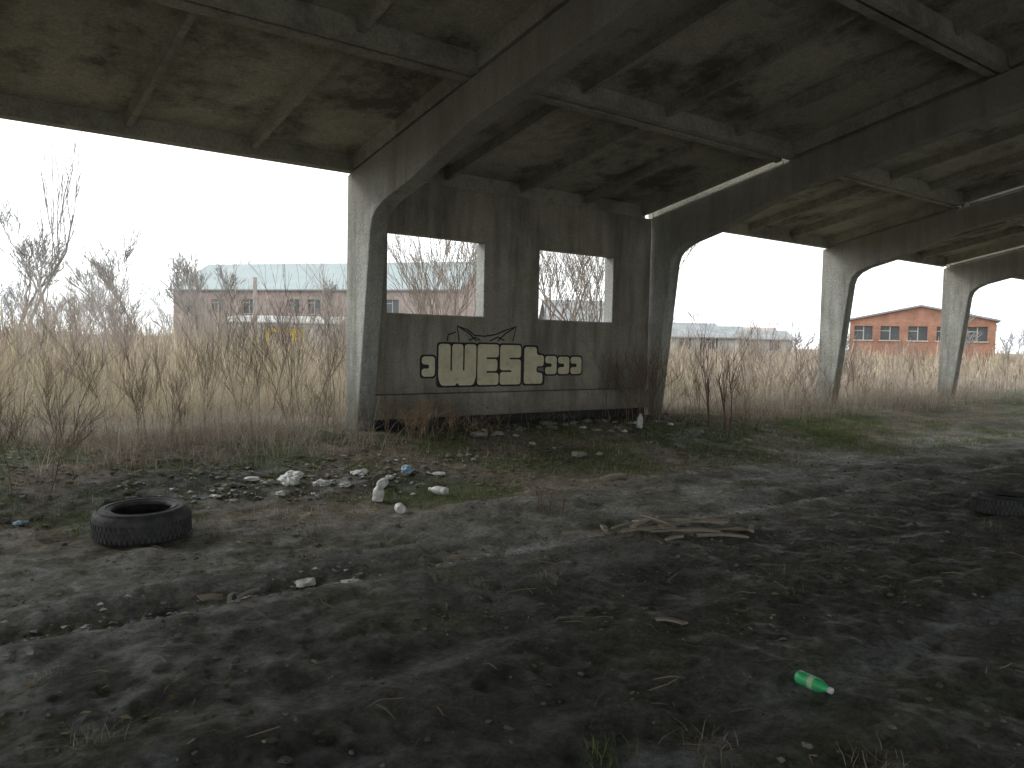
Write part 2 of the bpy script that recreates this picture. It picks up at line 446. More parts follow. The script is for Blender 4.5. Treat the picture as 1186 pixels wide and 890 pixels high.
def L_S(x, z, w, h):
    g = .014; k = .5*w
    return [(x, z), (x+w, z), (x+w, z+h*.66-g), (x+k*.9, z+h*.66-g), (x+k*.9, z+h*.66+g), (x+w, z+h*.66+g), (x+w, z+h), (x, z+h), (x, z+h*.34+g), (x+w*.55, z+h*.34+g), (x+w*.55, z+h*.34-g), (x, z+h*.34-g)]
def L_t(x, z, w, h):
    return [(x+.08*w, z), (x+w*.95, z), (x+w*.95, z+h*.3), (x+w*.66, z+h*.3), (x+w*.66, z+h*.48), (x+w, z+h*.48), (x+w, z+h*.78), (x+w*.66, z+h*.78), (x+w*.66, z+h), (x+.08*w, z+h)]
def L_a(x, z, w, h):
    g = .03
    return [(x, z), (x+w, z), (x+w, z+h), (x, z+h), (x, z+h/2+g), (x+w*.55, z+h/2+g), (x+w*.55, z+h/2-g), (x, z+h/2-g)]
def hullof(x, z, w, h, e): return [(x-e, z-e), (x+w+e, z-e), (x+w+e, z+h+e), (x-e, z+h+e)]
items = [(L_W, 6.45, .93, .69, .63), (L_E, 7.165, .93, .41, .635), (L_S, 7.60, .93, .42, .63), (L_t, 8.05, .935, .45, .60),
         (L_a, 6.16, 1.07, .23, .30), (L_a, 8.53, 1.09, .25, .30), (L_a, 8.81, 1.09, .25, .29), (L_a, 9.09, 1.09, .25, .29)]
M_cream = NT("cream_paint")
cc = M_cream.mix((.60, .54, .36), (.78, .72, .53), M_cream.ramp(M_cream.noise(4, 5, .7), [(.3, 0), (.7, 1)]))
cc = M_cream.mix(cc, (.28, .26, .2), M_cream.ramp(M_cream.noise(6, 5, .7, (1, 1, .2)), [(.54, 0), (.8, .75)])); M_cream.bump(M_cream.noise(22, 4, .75), .5, .02); M_cream = M_cream.out(cc)
M_blk = plain("black_paint", (.02, .019, .025), .6)
for k, (fn, x, z, w_, h_) in enumerate(items):
    o = hullof(x, z, w_, h_, .028)
    if fn is L_t: o = [(x-.0, z-.03), (x+w_+.03, z-.03), (x+w_+.03, z+h_*.33), (x+w_*.66+.03, z+h_*.36), (x+w_*.66+.03, z+h_*.44), (x+w_+.03, z+h_*.44), (x+w_+.03, z+h_*.83), (x+w_*.66+.04, z+h_*.83), (x+w_*.66+.04, z+h_+.03), (x-.0, z+h_+.03)]
    flat("letter_outline", [roundpoly(o, .07)], M_blk, 10.1975-.0006*k, wall)
    flat("letter_fill", [roundpoly(fn(x, z, w_, h_), .055 if k < 4 else .06)], M_cream, 10.190-.0005*k, wall)
def ribbon(mb, pts, wd, y):
    vs = []
    for i, p in enumerate(pts):
        p = Vector(p); d = (Vector(pts[min(i+1, len(pts)-1)])-Vector(pts[max(0, i-1)])).normalized(); n = Vector((-d.y, d.x))*wd/2
        vs += [(p.x+n.x, y, p.y+n.y), (p.x-n.x, y, p.y-n.y)]
    mb.add(vs, [(2*i, 2*i+1, 2*i+3, 2*i+2) for i in range(len(pts)-1)])
mb = MB()
for q, line in enumerate([[(6.82, 1.60), (6.78, 1.84), (6.98, 1.78), (7.1, 1.70), (7.3, 1.69), (7.5, 1.72), (7.72, 1.80), (7.92, 1.86), (7.85, 1.62)],
             [(6.8, 1.83), (7.0, 1.73), (7.15, 1.61)], [(7.9, 1.85), (7.7, 1.74), (7.55, 1.62)], [(7.0, 1.62), (7.12, 1.67), (7.22, 1.62)], [(7.4, 1.62), (7.55, 1.68), (7.68, 1.63)],
             [(6.6, 1.6), (6.62, 1.70), (6.75, 1.74)]]):
    ribbon(mb, line, .022, 10.1965-.0004*q)
mb.build("scribble", [M_blk], parent=wall)

# ------------------------------------------------------------------ branching plants
def shrub(mb, base, height, r0, depth, spread, nchild, rng, col, upright=.5, minr=.0012):
    def br(p, d, L, r, dep):
        seg = 4 if dep == depth else (3 if dep > 0 else 2)
        pts = [Vector(p)]; rad = [r]; q = Vector(p); dd = Vector(d)
        for i in range(seg):
            dd = (dd+Vector((rng.gauss(0, .13), rng.gauss(0, .13), rng.gauss(0, .08)+upright*.08))).normalized()
            q = q+dd*L/seg; pts.append(q.copy()); rad.append(max(minr, r*(1-.6*(i+1)/seg)))
        cf = rng.uniform(.75, 1.25)
        mb.tube(pts, rad, 6 if r > .05 else (4 if r > .012 else 3), 0, tuple(c*cf for c in col))
        if dep > 0:
            n = nchild+rng.choice((-1, 0, 1))
            for k in range(max(2, n)):
                t = rng.uniform(.3, 1) if dep < depth else rng.uniform(.25, 1)
                idx = t*seg; i0 = min(seg-1, int(idx)); fr = idx-i0
                pp = pts[i0].lerp(pts[i0+1], fr)
                a = rng.uniform(0, 2*math.pi); s = spread*rng.uniform(.6, 1.3)
                nd = (dd+Vector((math.cos(a)*s, math.sin(a)*s, rng.uniform(-.1, .3)+upright*.3))).normalized()
                br(pp, nd, L*rng.uniform(.4, .68), max(minr, r*.5*(1-.3*t)), dep-1)
    br(Vector(base), Vector((rng.gauss(0, .07), rng.gauss(0, .07), 1)).normalized(), height*.62, r0, depth)

rg = random.Random(11)
def plant(name, x, y, stems, h, r, depth, spread, nch, col, jit=.15, up=.5, minr=.0018):
    mb = MB()
    for _ in range(stems):
        px = x+rg.gauss(0, jit); py = y+rg.gauss(0, jit)
        shrub(mb, (px, py, ghf(px, py)-.03), h*rg.uniform(.65, 1.1), r, depth, spread, nch, rg, col, up, minr)
    return mb.build(name, [M_twig])
plant("sapling", 11.0, 8.5, 5, 2.1, .013, 2, .5, 5, (.16, .105, .08), .18)
plant("dry_bush", 10.2, 9.6, 24, 1.5, .006, 2, .6, 5, (.18, .13, .09), .25)
plant("dry_bush", 5.75, 9.45, 26, .62, .004, 2, .9, 5, (.27, .2, .13), .28, .2)
plant("dry_bush", 6.6, 9.6, 14, .42, .004, 2, .9, 5, (.24, .18, .12), .3, .1)
plant("dry_bush", 8.3, 9.7, 10, .3, .003, 2, .9, 5, (.2, .15, .1), .5, .1)
plant("dry_bush", 4.6, 11.0, 9, 2.3, .007, 2, .45, 6, (.16, .13, .105), .3)
plant("dry_bush", 3.4, 11.4, 8, 2.1, .006, 2, .45, 6, (.2, .165, .13), .4)
plant("dry_bush", 4.4, 10.2, 12, .8, .004, 2, .7, 5, (.25, .2, .145), .3)
plant("dry_weed", 1.0, 8.6, 5, 1.2, .006, 2, .6, 7, (.16, .13, .095), .3)
plant("dry_weed", .2, 9.3, 6, 1.3, .006, 2, .6, 7, (.18, .14, .105), .4)
plant("dry_weed", 1.9, 10.2, 6, 1.6, .006, 2, .5, 7, (.2, .16, .12), .4)
plant("dry_weed", -.2, 7.9, 5, .8, .005, 2, .6, 6, (.14, .12, .08), .3)
plant("dry_weed", 2.7, 9.9, 6, 1.2, .005, 2, .5, 7, (.22, .17, .13), .4)
plant("dry_bush", 12.3, 9.4, 12, 1.1, .005, 2, .6, 5, (.22, .17, .12), .5)
plant("dry_bush", 17.6, 11.2, 10, 1.9, .007, 2, .5, 5, (.22, .18, .14), .8)
plant("dry_bush", 15.4, 10.0, 16, 1.1, .005, 2, .7, 5, (.25, .19, .135), .6)
plant("dry_weed", 4.75, 5.6, 4, .35, .004, 1, .5, 4, (.14, .08, .05), .08)

mb = MB()
for (X_, Z_, h_) in [(-1.2, 22, 6.5), (-2.2, 24, 6.0), (-1.7, 20, 5.2), (-.6, 24, 6.0), (1.5, 23, 5.6), (2.2, 20, 4.8), (1.8, 27, 6.2), (2.6, 25, 5.6), (.9, 26, 5.0), (-3.0, 29, 5.8), (3.0, 29, 5.5)]:
    x, y = W(X_, Z_)
    for k in range(2): shrub(mb, (x+rg.gauss(0, .5), y+rg.gauss(0, .5), .2), h_*rg.uniform(.75, 1.05), .04, 3, .55, 5, rg, (.24, .20, .17), .7, .006)
mb.build("bare_thicket", [M_twig])
for (X_, Z_, h_, r_, up) in [(-26.5, 46, 8.0, .12, .5), (-24, 52, 7.0, .1, .5), (-30, 48, 6.2, .12, .4), (-22.5, 60, 8.4, .1, .5), (-17, 44, 5.6, .07, .5), (-28, 56, 7.5, .12, .5), (30.5, 40, 4.4, .06, .5), (27, 48, 4.2, .05, .5), (-12, 50, 5.2, .06, .5), (-19, 52, 6.0, .07, .5)]:
    x, y = W(X_, Z_); mb = MB()
    shrub(mb, (x, y, .1), h_, r_, 4, .6, 5, rg, (.29, .27, .26), up, .012)
    mb.build("bare_tree", [M_twig])
mb = MB(); x, y = W(-28.3, 46)
shrub(mb, (x, y, .1), 14.5, .10, 2, .10, 9, rg, (.29, .27, .26), .9, .012); mb.build("poplar_tree", [M_twig])
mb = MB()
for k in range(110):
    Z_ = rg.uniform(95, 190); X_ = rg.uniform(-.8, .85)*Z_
    x, y = W(X_, Z_); shrub(mb, (x, y, 0), rg.uniform(5, 9)*(1.35 if X_ < -.3*Z_ else .8), .1, 3, .7, 5, rg, (.40, .41, .43), .4, .03)  # bark paled and blued, distance haze put into the colour
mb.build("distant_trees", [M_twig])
mb = MB()
for k in range(110):
    Z_ = rg.uniform(24, 80); X_ = rg.uniform(-.75, .75)*Z_
    if .36 < X_/Z_ < .62 and Z_ < 70: continue
    left = X_/Z_ < -.2
    x, y = W(X_, Z_); shrub(mb, (x, y, .1), rg.uniform(1.8, 2.8)*(1.35 if left else 1), .02, 2, .6, 7, rg, (.30, .255, .225), .4, .007)
for k in range(110):
    Z_ = rg.uniform(14, 36); X_ = rg.uniform(-.75, -.17)*Z_
    x, y = W(X_, Z_); shrub(mb, (x, y, .15), rg.uniform(2.0, 3.1), .009, 2, .55, 8, rg, (.33, .28, .245), .6, .003)
for k in range(40):
    Z_ = rg.uniform(17, 40); X_ = rg.uniform(.2, .75)*Z_
    x, y = W(X_, Z_)
    if y > 11: shrub(mb, (x, y, .15), rg.uniform(1.6, 2.3), .008, 2, .55, 8, rg, (.33, .275, .235), .6, .003)
mb.build("scattered_shrubs", [M_twig])

# ------------------------------------------------------------------ grass
def blades(px, py, h, wd, lean, cols, head=None, nseg=3):
    N = len(px); z = gh(px, py)-.02
    az = RNG.uniform(0, 2*np.pi, N); la = np.abs(RNG.normal(0, lean, N)); fa = RNG.uniform(0, np.pi, N)
    ts = np.linspace(0, 1, nseg+1); V = np.zeros((N, (nseg+1)*2, 3))
    for i, t in enumerate(ts):
        off = la*h*t**1.5
        cx = px+np.cos(az)*off; cy = py+np.sin(az)*off; cz = z+h*t*(1-.35*np.clip(la, 0, 1.6)*t)
        ww = wd*(1-.75*t)
        if head is not None: ww = wd*(.5 if i < nseg-1 else (head if i == nseg-1 else .15))
        V[:, 2*i] = np.stack([cx+np.cos(fa)*ww/2, cy+np.sin(fa)*ww/2, cz], -1)
        V[:, 2*i+1] = np.stack([cx-np.cos(fa)*ww/2, cy-np.sin(fa)*ww/2, cz], -1)
    K = (nseg+1)*2
    base = np.arange(N)[:, None]*K
    F = np.concatenate([base+np.array([[2*i, 2*i+1, 2*i+3, 2*i+2]]) for i in range(nseg)], 0)
    return V.reshape(-1, 3), F, np.repeat(cols[:, None, :], K, 1).reshape(-1, 3)
def join_np(name, parts, mat):
    vs = []; fs = []; cs = []; o = 0
    for v, f_, c_ in parts: vs.append(v); fs.append(f_+o); cs.append(c_); o += len(v)
    return np_mesh(name, np.concatenate(vs), np.concatenate(fs), mat, np.concatenate(cs))
PAL = 1.25*np.array([(.36, .30, .24), (.31, .265, .215), (.42, .36, .30), (.25, .205, .17), (.34, .28, .24), (.21, .17, .14), (.30, .28, .20), (.38, .335, .29)])
def pick(N, pal=PAL, v=.15): return pal[RNG.integers(0, len(pal), N)]*(1+RNG.normal(0, v, (N, 1))).clip(.5, 1.5)
parts = []
def field(N, z0, z1, ymin, hlo, hhi, wd, nseg=2, head=None, lean=.3, dens=.45, hw=.78):
    Z_ = z0+(z1-z0)*RNG.random(N); X_ = RNG.uniform(-hw, hw, N)*Z_
    x = .61*Z_+.792*X_; y = .792*Z_-.61*X_
    d = fbm(x*.6, y*.6, 101, 3)
    k = (y > ymin+(fbm(x*.7, y*.7, 103, 2)-.5)*1.4) & (RNG.random(N) < sstep(dens-.12, dens+.14, d)+.12)
    x = x[k]; y = y[k]; n = len(x)
    edge = .35+.65*sstep(10.4, 16, y)
    h = RNG.uniform(hlo, hhi, n)*(.3+1.4*fbm(x*.7, y*.7, 107, 3))*edge
    tone = (.62+.76*fbm(x*.6, y*.6, 109, 3))[:, None]
    pal = np.where((fbm(x*.2, y*.2, 111, 2) > .5)[:, None], np.array([1, .97, .98]), np.array([1.0, 1.0, .88]))
    parts.append(blades(x, y, h, wd*RNG.uniform(.6, 1.4, n), lean, pick(n)*tone*pal, head, nseg))
field(36000, 8.5, 22, 10.6, .4, 1.35, .006, 3, lean=.9)
field(14000, 8.5, 16, 10.5, .25, .8, .006, 3, lean=1.3)
field(9000, 8.5, 22, 10.75, .8, 1.6, .009, 4, 2.2, .3)
field(20000, 20, 42, 10.75, .7, 1.5, .017, lean=.7)
field(5000, 20, 42, 10.75, 1.1, 1.65, .022, 4, 2.2, .3)
field(15000, 40, 90, 10.75, .8, 1.5, .06, 2, lean=.6)
field(6000, 88, 200, 10.75, .9, 1.6, .18, 2)
join_np("tall_dry_grass", parts, M_grass); parts = []
def verge_pts(N, x0, x1, y0, y1):
    return RNG.uniform(x0, x1, N), RNG.uniform(y0, y1, N)
x, y = verge_pts(80000, -5, 22, 5.8, 10.9)
d = fbm(x*1.1, y*1.1, 121, 3); edge = 6.3+(fbm(x*.8, x*0, 123, 3)-.5)*2.0+.5*sstep(8, 14, x)
under = (x > 5.2) & (x < 11) & (y > 8.6)
k = (y > edge) & (RNG.random(len(x)) < sstep(.36, .56, d)*(.5+.6*sstep(7, 9, y))) & ~(under & (RNG.random(len(x)) < .88))
k &= ~((np.exp(-(((x-2.3)/1.1)**2+((y-8.2)/.5)**2)) > .4))
x = x[k]; y = y[k]; n = len(x)
h = RNG.uniform(.04, .24, n)*(.5+1.4*sstep(8, 10.6, y))
parts.append(blades(x, y, h, .006*RNG.uniform(.6, 1.5, n), 1.0, pick(n)*.75, nseg=2))
x, y = verge_pts(17000, -6, 26, 8.7, 10.9); k = ((x < 4.9) | (x > 11.3)) & (fbm(x*1.2, y*1.2, 127, 2) > .42); x = x[k]; y = y[k]; n = len(x)
parts.append(blades(x, y, RNG.uniform(.2, .75, n), .006*RNG.uniform(.6, 1.5, n), .9, pick(n)*.85))
join_np("verge_dry_grass", parts, M_grass); parts = []
GP = np.array([(.115, .155, .045), (.14, .175, .06), (.095, .13, .04), (.18, .19, .075)])
x, y = verge_pts(75000, -5, 18, 6.0, 10.8)
d = fbm(x*1.4, y*1.4, 91, 4); k = (d > .47) & (y > 6.3+(fbm(x*.8, x*0, 123, 3)-.5)*2.0) & ~((x > 5.2) & (x < 11) & (y > 9.3)); x = x[k]; y = y[k]; n = len(x)
parts.append(blades(x, y, RNG.uniform(.02, .11, n), .006*RNG.uniform(.6, 1.5, n), .8, pick(n, GP), nseg=2))
for (tx, ty, r_, nn) in [(8.3, 8.3, .3, 900), (12, 8.0, .8, 2600), (3.0, 4.5, .07, 90), (2.4, 1.75, .09, 140), (2.2, 2.2, .06, 80), (4.3, 7.0, .3, 600), (5.7, 5.2, .1, 60), (3.2, 1.0, .1, 80), (13, 7.9, .5, 1500), (1.5, 1.9, .06, 60), (4.6, 3.0, .06, 50), (14.5, 8.2, .8, 2000)]:
    parts.append(blades(tx+RNG.normal(0, r_, nn), ty+RNG.normal(0, r_, nn), RNG.uniform(.03, .1, nn)*(1.6 if tx > 11 else 1), np.full(nn, .005), .9, pick(nn, GP), nseg=2))
for k_ in range(34):
    tx = random.uniform(-.5, 9); ty = random.uniform(1.2, 6.5); nn = random.randint(25, 80)
    parts.append(blades(tx+RNG.normal(0, .06, nn), ty+RNG.normal(0, .06, nn), RNG.uniform(.03, .12, nn), np.full(nn, .004), 1.3, pick(nn)*.7, nseg=2))
join_np("green_grass", parts, M_grass); parts = []
mb = MB()
for k in range(150):
    Z_ = rg.uniform(10, 26); X_ = rg.uniform(-.7, .7)*Z_; x, y = W(X_, Z_)
    if y < 10.8: continue
    shrub(mb, (x, y, ghf(x, y)), rg.uniform(.9, 2.0), .005, 2, .55, 6, rg, rg.choice([(.28, .22, .18), (.2, .155, .125), (.36, .29, .24)]), .5, .0022)
mb.build("dry_weed_stalks", [M_twig])

# ------------------------------------------------------------------ litter
N = 28000
x = RNG.uniform(-3, 14, N); y = .8+9.4*RNG.random(N)**.8
k = RNG.random(N) < .12+.9*sstep(.45, .65, fbm(x*.9, y*1.5, 131, 4)); x = x[k]; y = y[k]; n = len(x)
sz = np.abs(RNG.normal(0, .008, n))+.004; sz *= (1+.8*sstep(6.5, 8, y)); a = RNG.uniform(0, 6.28, n); el = RNG.uniform(.3, 1, n)
z = gh(x, y)+.004; V = np.zeros((n, 4, 3))
for i, (u, v) in enumerate([(-1, -1), (1, -.8), (.8, 1), (-.9, .7)]):
    uu = u*sz*RNG.uniform(.7, 1.2, n); vv = v*sz*el*RNG.uniform(.6, 1.2, n)
    V[:, i] = np.stack([x+uu*np.cos(a)-vv*np.sin(a), y+uu*np.sin(a)+vv*np.cos(a), z+RNG.uniform(0, .012, n)], -1)
LP = np.array([(.17, .11, .06), (.22, .17, .11), (.12, .09, .06), (.2, .19, .16), (.08, .07, .06), (.13, .12, .10), (.26, .2, .12)])
np_mesh("leaf_litter", V.reshape(-1, 3), np.arange(n*4).reshape(n, 4), M_chip, np.repeat(pick(n, LP)[:, None], 4, 1).reshape(-1, 3))

def stone(mb, c, s, rng, col, flatn=.6):
    vs = []; n = 8; rows = [(-.8, .55), (-.3, .95), (.3, .9), (.8, .5)]
    sd = rng.uniform(0, 100); rot = rng.uniform(0, 6.28); ex = rng.uniform(.6, 1.4)
    for zz, r in rows:
        for k in range(n):
            t = 2*math.pi*k/n+rot
            q = 1+.45*(mnoise.noise(Vector((math.cos(t)*1.2+sd, math.sin(t)*1.2, zz*1.5))))
            vs.append((c[0]+math.cos(t)*r*q*s*ex, c[1]+math.sin(t)*r*q*s, c[2]+zz*s*flatn*q))
    fs = [tuple(range(n-1, -1, -1)), tuple(range(3*n, 4*n))]
    for i in range(3):
        for k in range(n): fs.append((i*n+k, i*n+(k+1) % n, (i+1)*n+(k+1) % n, (i+1)*n+k))
    mb.add(vs, fs, 0, col)
mb = MB(); rs = random.Random(5)
for k in range(1000):
    x = rs.uniform(-2, 13); y = rs.uniform(.9, 9.9); s = abs(rs.gauss(0, .009))+.005
    if y > 7: s *= 1.4
    g = rs.uniform(.06, .2); stone(mb, (x, y, ghf(x, y)+s*.2), s, rs, (g, g*.97, g*.9))
mb.build("gravel", [M_chip])
mb = MB()
for (x, y, s, g) in [(6.7, 9.2, .11, .3), (6.95, 9.15, .1, .34), (7.3, 8.0, .09, .3), (7.9, 9.4, .12, .18), (8.2, 9.6, .1, .22), (8.6, 9.5, .09, .2), (9.3, 9.7, .1, .2), (9.7, 9.3, .07, .3), (8.9, 9.0, .08, .25), (7.4, 9.5, .08, .2), (5.9, 8.4, .06, .3), (9.0, 8.2, .05, .35), (10.4, 8.6, .05, .3), (10.9, 8.7, .06, .3), (12.7, 8.5, .06, .25), (3.7, 7.9, .06, .15), (2.6, 7.8, .06, .12), (1.8, 8.1, .07, .14), (.7, 7.6, .06, .12), (4.5, 8.0, .05, .2), (5.2, 8.3, .06, .2)]:
    for j in range(4):
        xx = x+rs.gauss(0, .14); yy_ = y+rs.gauss(0, .1); ss = s*rs.uniform(.3, .9)
        stone(mb, (xx, yy_, ghf(xx, yy_)+ss*.25), ss, rs, (g*.9, g*.87, g*.8), .5)
mb.build("concrete_rubble", [M_chip])
mb = MB()
for k in range(650):
    x = rs.uniform(-2, 12); y = rs.uniform(1, 9.8); a = rs.uniform(0, 6.28); L = rs.uniform(.04, .22); z = ghf(x, y)+.008
    x2 = x+math.cos(a)*L; y2 = y+math.sin(a)*L; xm = (x+x2)/2+rs.gauss(0, .01); ym = (y+y2)/2+rs.gauss(0, .01)
    g = rs.uniform(.6, 1.5)
    mb.tube([(x, y, z), (xm, ym, ghf(xm, ym)+.015), (x2, y2, ghf(x2, y2)+.008)], [.003, .003, .0015], 3, 0, (.2*g, .15*g, .1*g))
mb.build("fallen_twigs", [M_chip])

# ------------------------------------------------------------------ tyres
M_rub = plain("old_rubber", (.045, .045, .044), .7, .45, 14, .4)
def tyre(name, x, y, R0=.345, Wd=.2, tilt=(0, 0)):
    mb = MB(); ri = R0*.60; h = Wd
    prof = [(ri, .03), (ri+.012, .005), (ri+.05, 0), (R0*.82, -.004), (R0*.93, .012), (R0*.985, .035), (R0, .06), (R0*1.004, h/2), (R0, h-.06), (R0*.985, h-.035), (R0*.93, h-.012), (R0*.82, h+.004), (ri+.05, h), (ri+.012, h-.005), (ri, h-.03), (ri+.012, h-.04), (R0*.80, h-.02), (R0*.92, h-.05), (R0*.93, .05), (R0*.80, .02), (ri+.012, .04)]
    mb.lathe(prof, 64, closed=True)
    for k in range(56):
        for (zc, zh, ph) in ((.055, .018, 0), (.10, .018, .5), (.145, .018, 0)):
            t = 2*math.pi*(k+ph)/56
            M = Matrix.Rotation(t, 4, 'Z')
            mb.box((R0-.004, -.013, zc-zh), (R0+.006, .013, zc+zh), 0, M)
    for rr_ in (.73, .9):
        mb.lathe([(R0*rr_-.006, h-.003), (R0*rr_, h+.007), (R0*rr_+.006, h-.003)], 64)
    M = Matrix.Translation((x, y, ghf(x, y)-.01))@Matrix.Rotation(tilt[0], 4, 'X')@Matrix.Rotation(tilt[1], 4, 'Y')
    ob = mb.build(name, [M_rub], smooth=False, M=M)
    for p in ob.data.polygons: p.use_smooth = len(p.vertices) == 4 and p.index < 21*64
    return ob
tyre("tire", 1.55, 6.8, .36, .24, (.03, -.03))
tyre("tire", 8.9, 3.3, .33, .2, (-.02, .03))

# ------------------------------------------------------------------ planks
M_wood = NT("weathered_wood")
c = M_wood.mix((.15, .13, .10), (.33, .285, .225), M_wood.ramp(M_wood.noise(14, 5, .7, (.15, 2, 2)), [(.3, 0), (.7, 1)]))
M_wood.bump(M_wood.noise(40, 4, .6, (.1, 2, 2)), .5, .01); M_wood = M_wood.out(c)
boards = empty("broken_plank_pile", (0, 0, 0))
def board(x, y, L, wd, th, rz, z, tz=0, ty=0):
    mb = MB(); n = 6; vs = []; fs = []
    jg = [rs.uniform(-.03, .03) for _ in range(4)]
    for i in range(n+1):
        t = i/n; xx = (t-.5)*L; sag = .01*math.sin(t*3.14)+rs.uniform(-.002, .002); e = rs.uniform(-.004, .004)
        q0 = jg[0] if i == 0 else (jg[2] if i == n else 0); q1 = jg[1] if i == 0 else (jg[3] if i == n else 0)
        vs += [(xx+q0, -wd/2+e, sag), (xx+q1, wd/2+e, sag), (xx+q1, wd/2+e, sag+th), (xx+q0, -wd/2+e, sag+th)]
    for i in range(n):
        o = i*4
        for k in range(4): fs.append((o+k, o+(k+1) % 4, o+4+(k+1) % 4, o+4+k))
    fs += [(3, 2, 1, 0), (n*4, n*4+1, n*4+2, n*4+3)]
    mb.add(vs, fs)
    M = Matrix.Translation((x, y, ghf(x, y)+z))@Matrix.Rotation(rz, 4, 'Z')@Matrix.Rotation(ty, 4, 'Y')@Matrix.Rotation(tz, 4, 'X')
    o = mb.build("board", [M_wood], M=M); return o
for a in [(5.3, 4.45, .65, .06, .018, -.5, .03, .05, .02), (5.55, 4.55, .6, .05, .018, -.75, .05, .1, -.06), (5.1, 4.75, .45, .06, .018, .4, .04, -.1, .05), (5.5, 4.75, .4, .045, .02, -.1, .06, .2, .1),
          (5.75, 4.35, .35, .06, .015, -.55, .02, 0, 0), (5.0, 4.6, .5, .035, .018, -.3, .02, .1, 0), (4.85, 4.95, .3, .045, .018, .9, .03, .1, .1), (5.5, 4.2, .4, .045, .018, -.6, .02, 0, .03), (5.3, 4.9, .3, .07, .018, 1.2, .05, -.2, .15), (5.9, 4.2, .22, .045, .018, .6, .02, .1, 0), (4.6, 4.9, .4, .03, .018, -.7, .02, 0, 0), (5.2, 4.65, .4, .03, .015, 1.6, .07, .1, -.1), (5.6, 4.6, .3, .03, .015, .5, .08, .1, .1), (5.0, 4.3, .25, .03, .015, .1, .02, 0, 0),
          (5.35, 4.6, .3, .025, .015, 2.4, .07, .2, .05), (4.95, 4.8, .22, .03, .015, 2.9, .05, .1, .1), (5.7, 4.5, .28, .03, .015, 2.1, .04, .1, 0), (5.15, 4.5, .2, .06, .012, .2, .06, .3, .2)]:
    o = board(*a); o.parent = boards
def lone(name, *a):
    o = board(*a); o.name = name
lone("wood_scrap", 3.53, 3.04, .16, .035, .012, 2.1, .01); lone("wood_scrap", 3.4, 4.9, .3, .03, .018, -.4, .02); lone("wood_scrap", 6.6, 6.6, .4, .06, .02, .2, .03, .2)
lone("wood_scrap", 1.55, 5.0, .16, .05, .012, -.2, .03, .3, .1); lone("wood_scrap", 1.75, 4.95, .2, .03, .012, .5, .03, .2); lone("wood_scrap", 1.62, 4.92, .22, .025, .012, 1.2, .03, .1)

# ------------------------------------------------------------------ plastic rubbish
M_gr = plain("green_plastic", (.05, .50, .18), .35, .2, 10, .05, .5)
M_wp = plain("white_plastic", (.56, .56, .54), .45, .3, 10, .1, .4)
M_bp = plain("blue_film", (.26, .40, .50), .5, .2, 10, .1, .4)
M_lbl = plain("label", (.45, .62, .40), .6)
def bottle(name, x, y, R0, L, mat_, rz, capm, neck=.4, lie=True, z=0):
    mb = MB()
    prof = [(0.001, .006), (R0*.6, 0), (R0*.92, .004), (R0, R0*.25), (R0, L*.22), (R0*.93, L*.26), (R0*.93, L*.3), (R0, L*.34), (R0, L*.58), (R0*.9, L*.68), (R0*.6, L*.8), (R0*neck, L*.88), (R0*neck, L*.93)]
    mb.lathe(prof, 20)
    mb.lathe([(R0*neck*1.15, L*.92), (R0*neck*1.15, L), (0.001, L)], 20, 1)
    mb.lathe([(R0*1.01, L*.40), (R0*1.01, L*.54)], 20, 2)
    M = Matrix.Translation((x, y, ghf(x, y)+(R0*.9 if lie else 0)+z))@Matrix.Rotation(rz, 4, 'Z')@(Matrix.Rotation(math.radians(88), 4, 'Y') if lie else Matrix.Rotation(.15, 4, 'Y'))
    return mb.build(name, [mat_, capm, M_lbl if mat_ is M_gr else mat_], smooth=True, M=M)
bottle("green_plastic_bottle", 3.42, 2.14, .032, .2, M_gr, -1.75, M_wp, .4)
bottle("white_plastic_canister", 3.75, 7.0, .055, .18, M_wp, .3, M_wp, .45, False)
bottle("white_plastic_canister", 3.62, 6.3, .045, .15, M_wp, 1.3, M_wp, .5, True)
bottle("white_plastic_bottle", 4.5, 6.9, .045, .22, M_wp, 2.0, M_wp, .4, True)
bottle("white_plastic_bottle", 9.55, 9.0, .05, .24, M_wp, .2, M_bp, .4, False)
bottle("white_plastic_bottle", 4.0, 7.4, .05, .22, M_wp, .8, M_wp, .4, True)
def bag(name, x, y, s, mat_, flatn=.4, seed=0):
    mb = MB(); n = 22; m = 12; vs = []; fs = []
    for i in range(m+1):
        ph = math.pi*i/m
        for k in range(n):
            t = 2*math.pi*k/n; d = Vector((math.sin(ph)*math.cos(t), math.sin(ph)*math.sin(t), math.cos(ph)))
            q = 1+.55*mnoise.noise(d*1.6+Vector((seed*7.1, 0, 0)))+.35*abs(mnoise.noise(d*5+Vector((0, seed*3.3, 0))))
            vs.append((d.x*s*q, d.y*s*q*.7, d.z*s*q*flatn))
    for i in range(m):
        for k in range(n): fs.append((i*n+k, i*n+(k+1) % n, (i+1)*n+(k+1) % n, (i+1)*n+k))
    mb.add(vs, fs); M = Matrix.Translation((x, y, ghf(x, y)+s*flatn*.4))@Matrix.Rotation(seed*1.7, 4, 'Z')
    mb.build(name, [mat_], M=M)
sd_ = 1
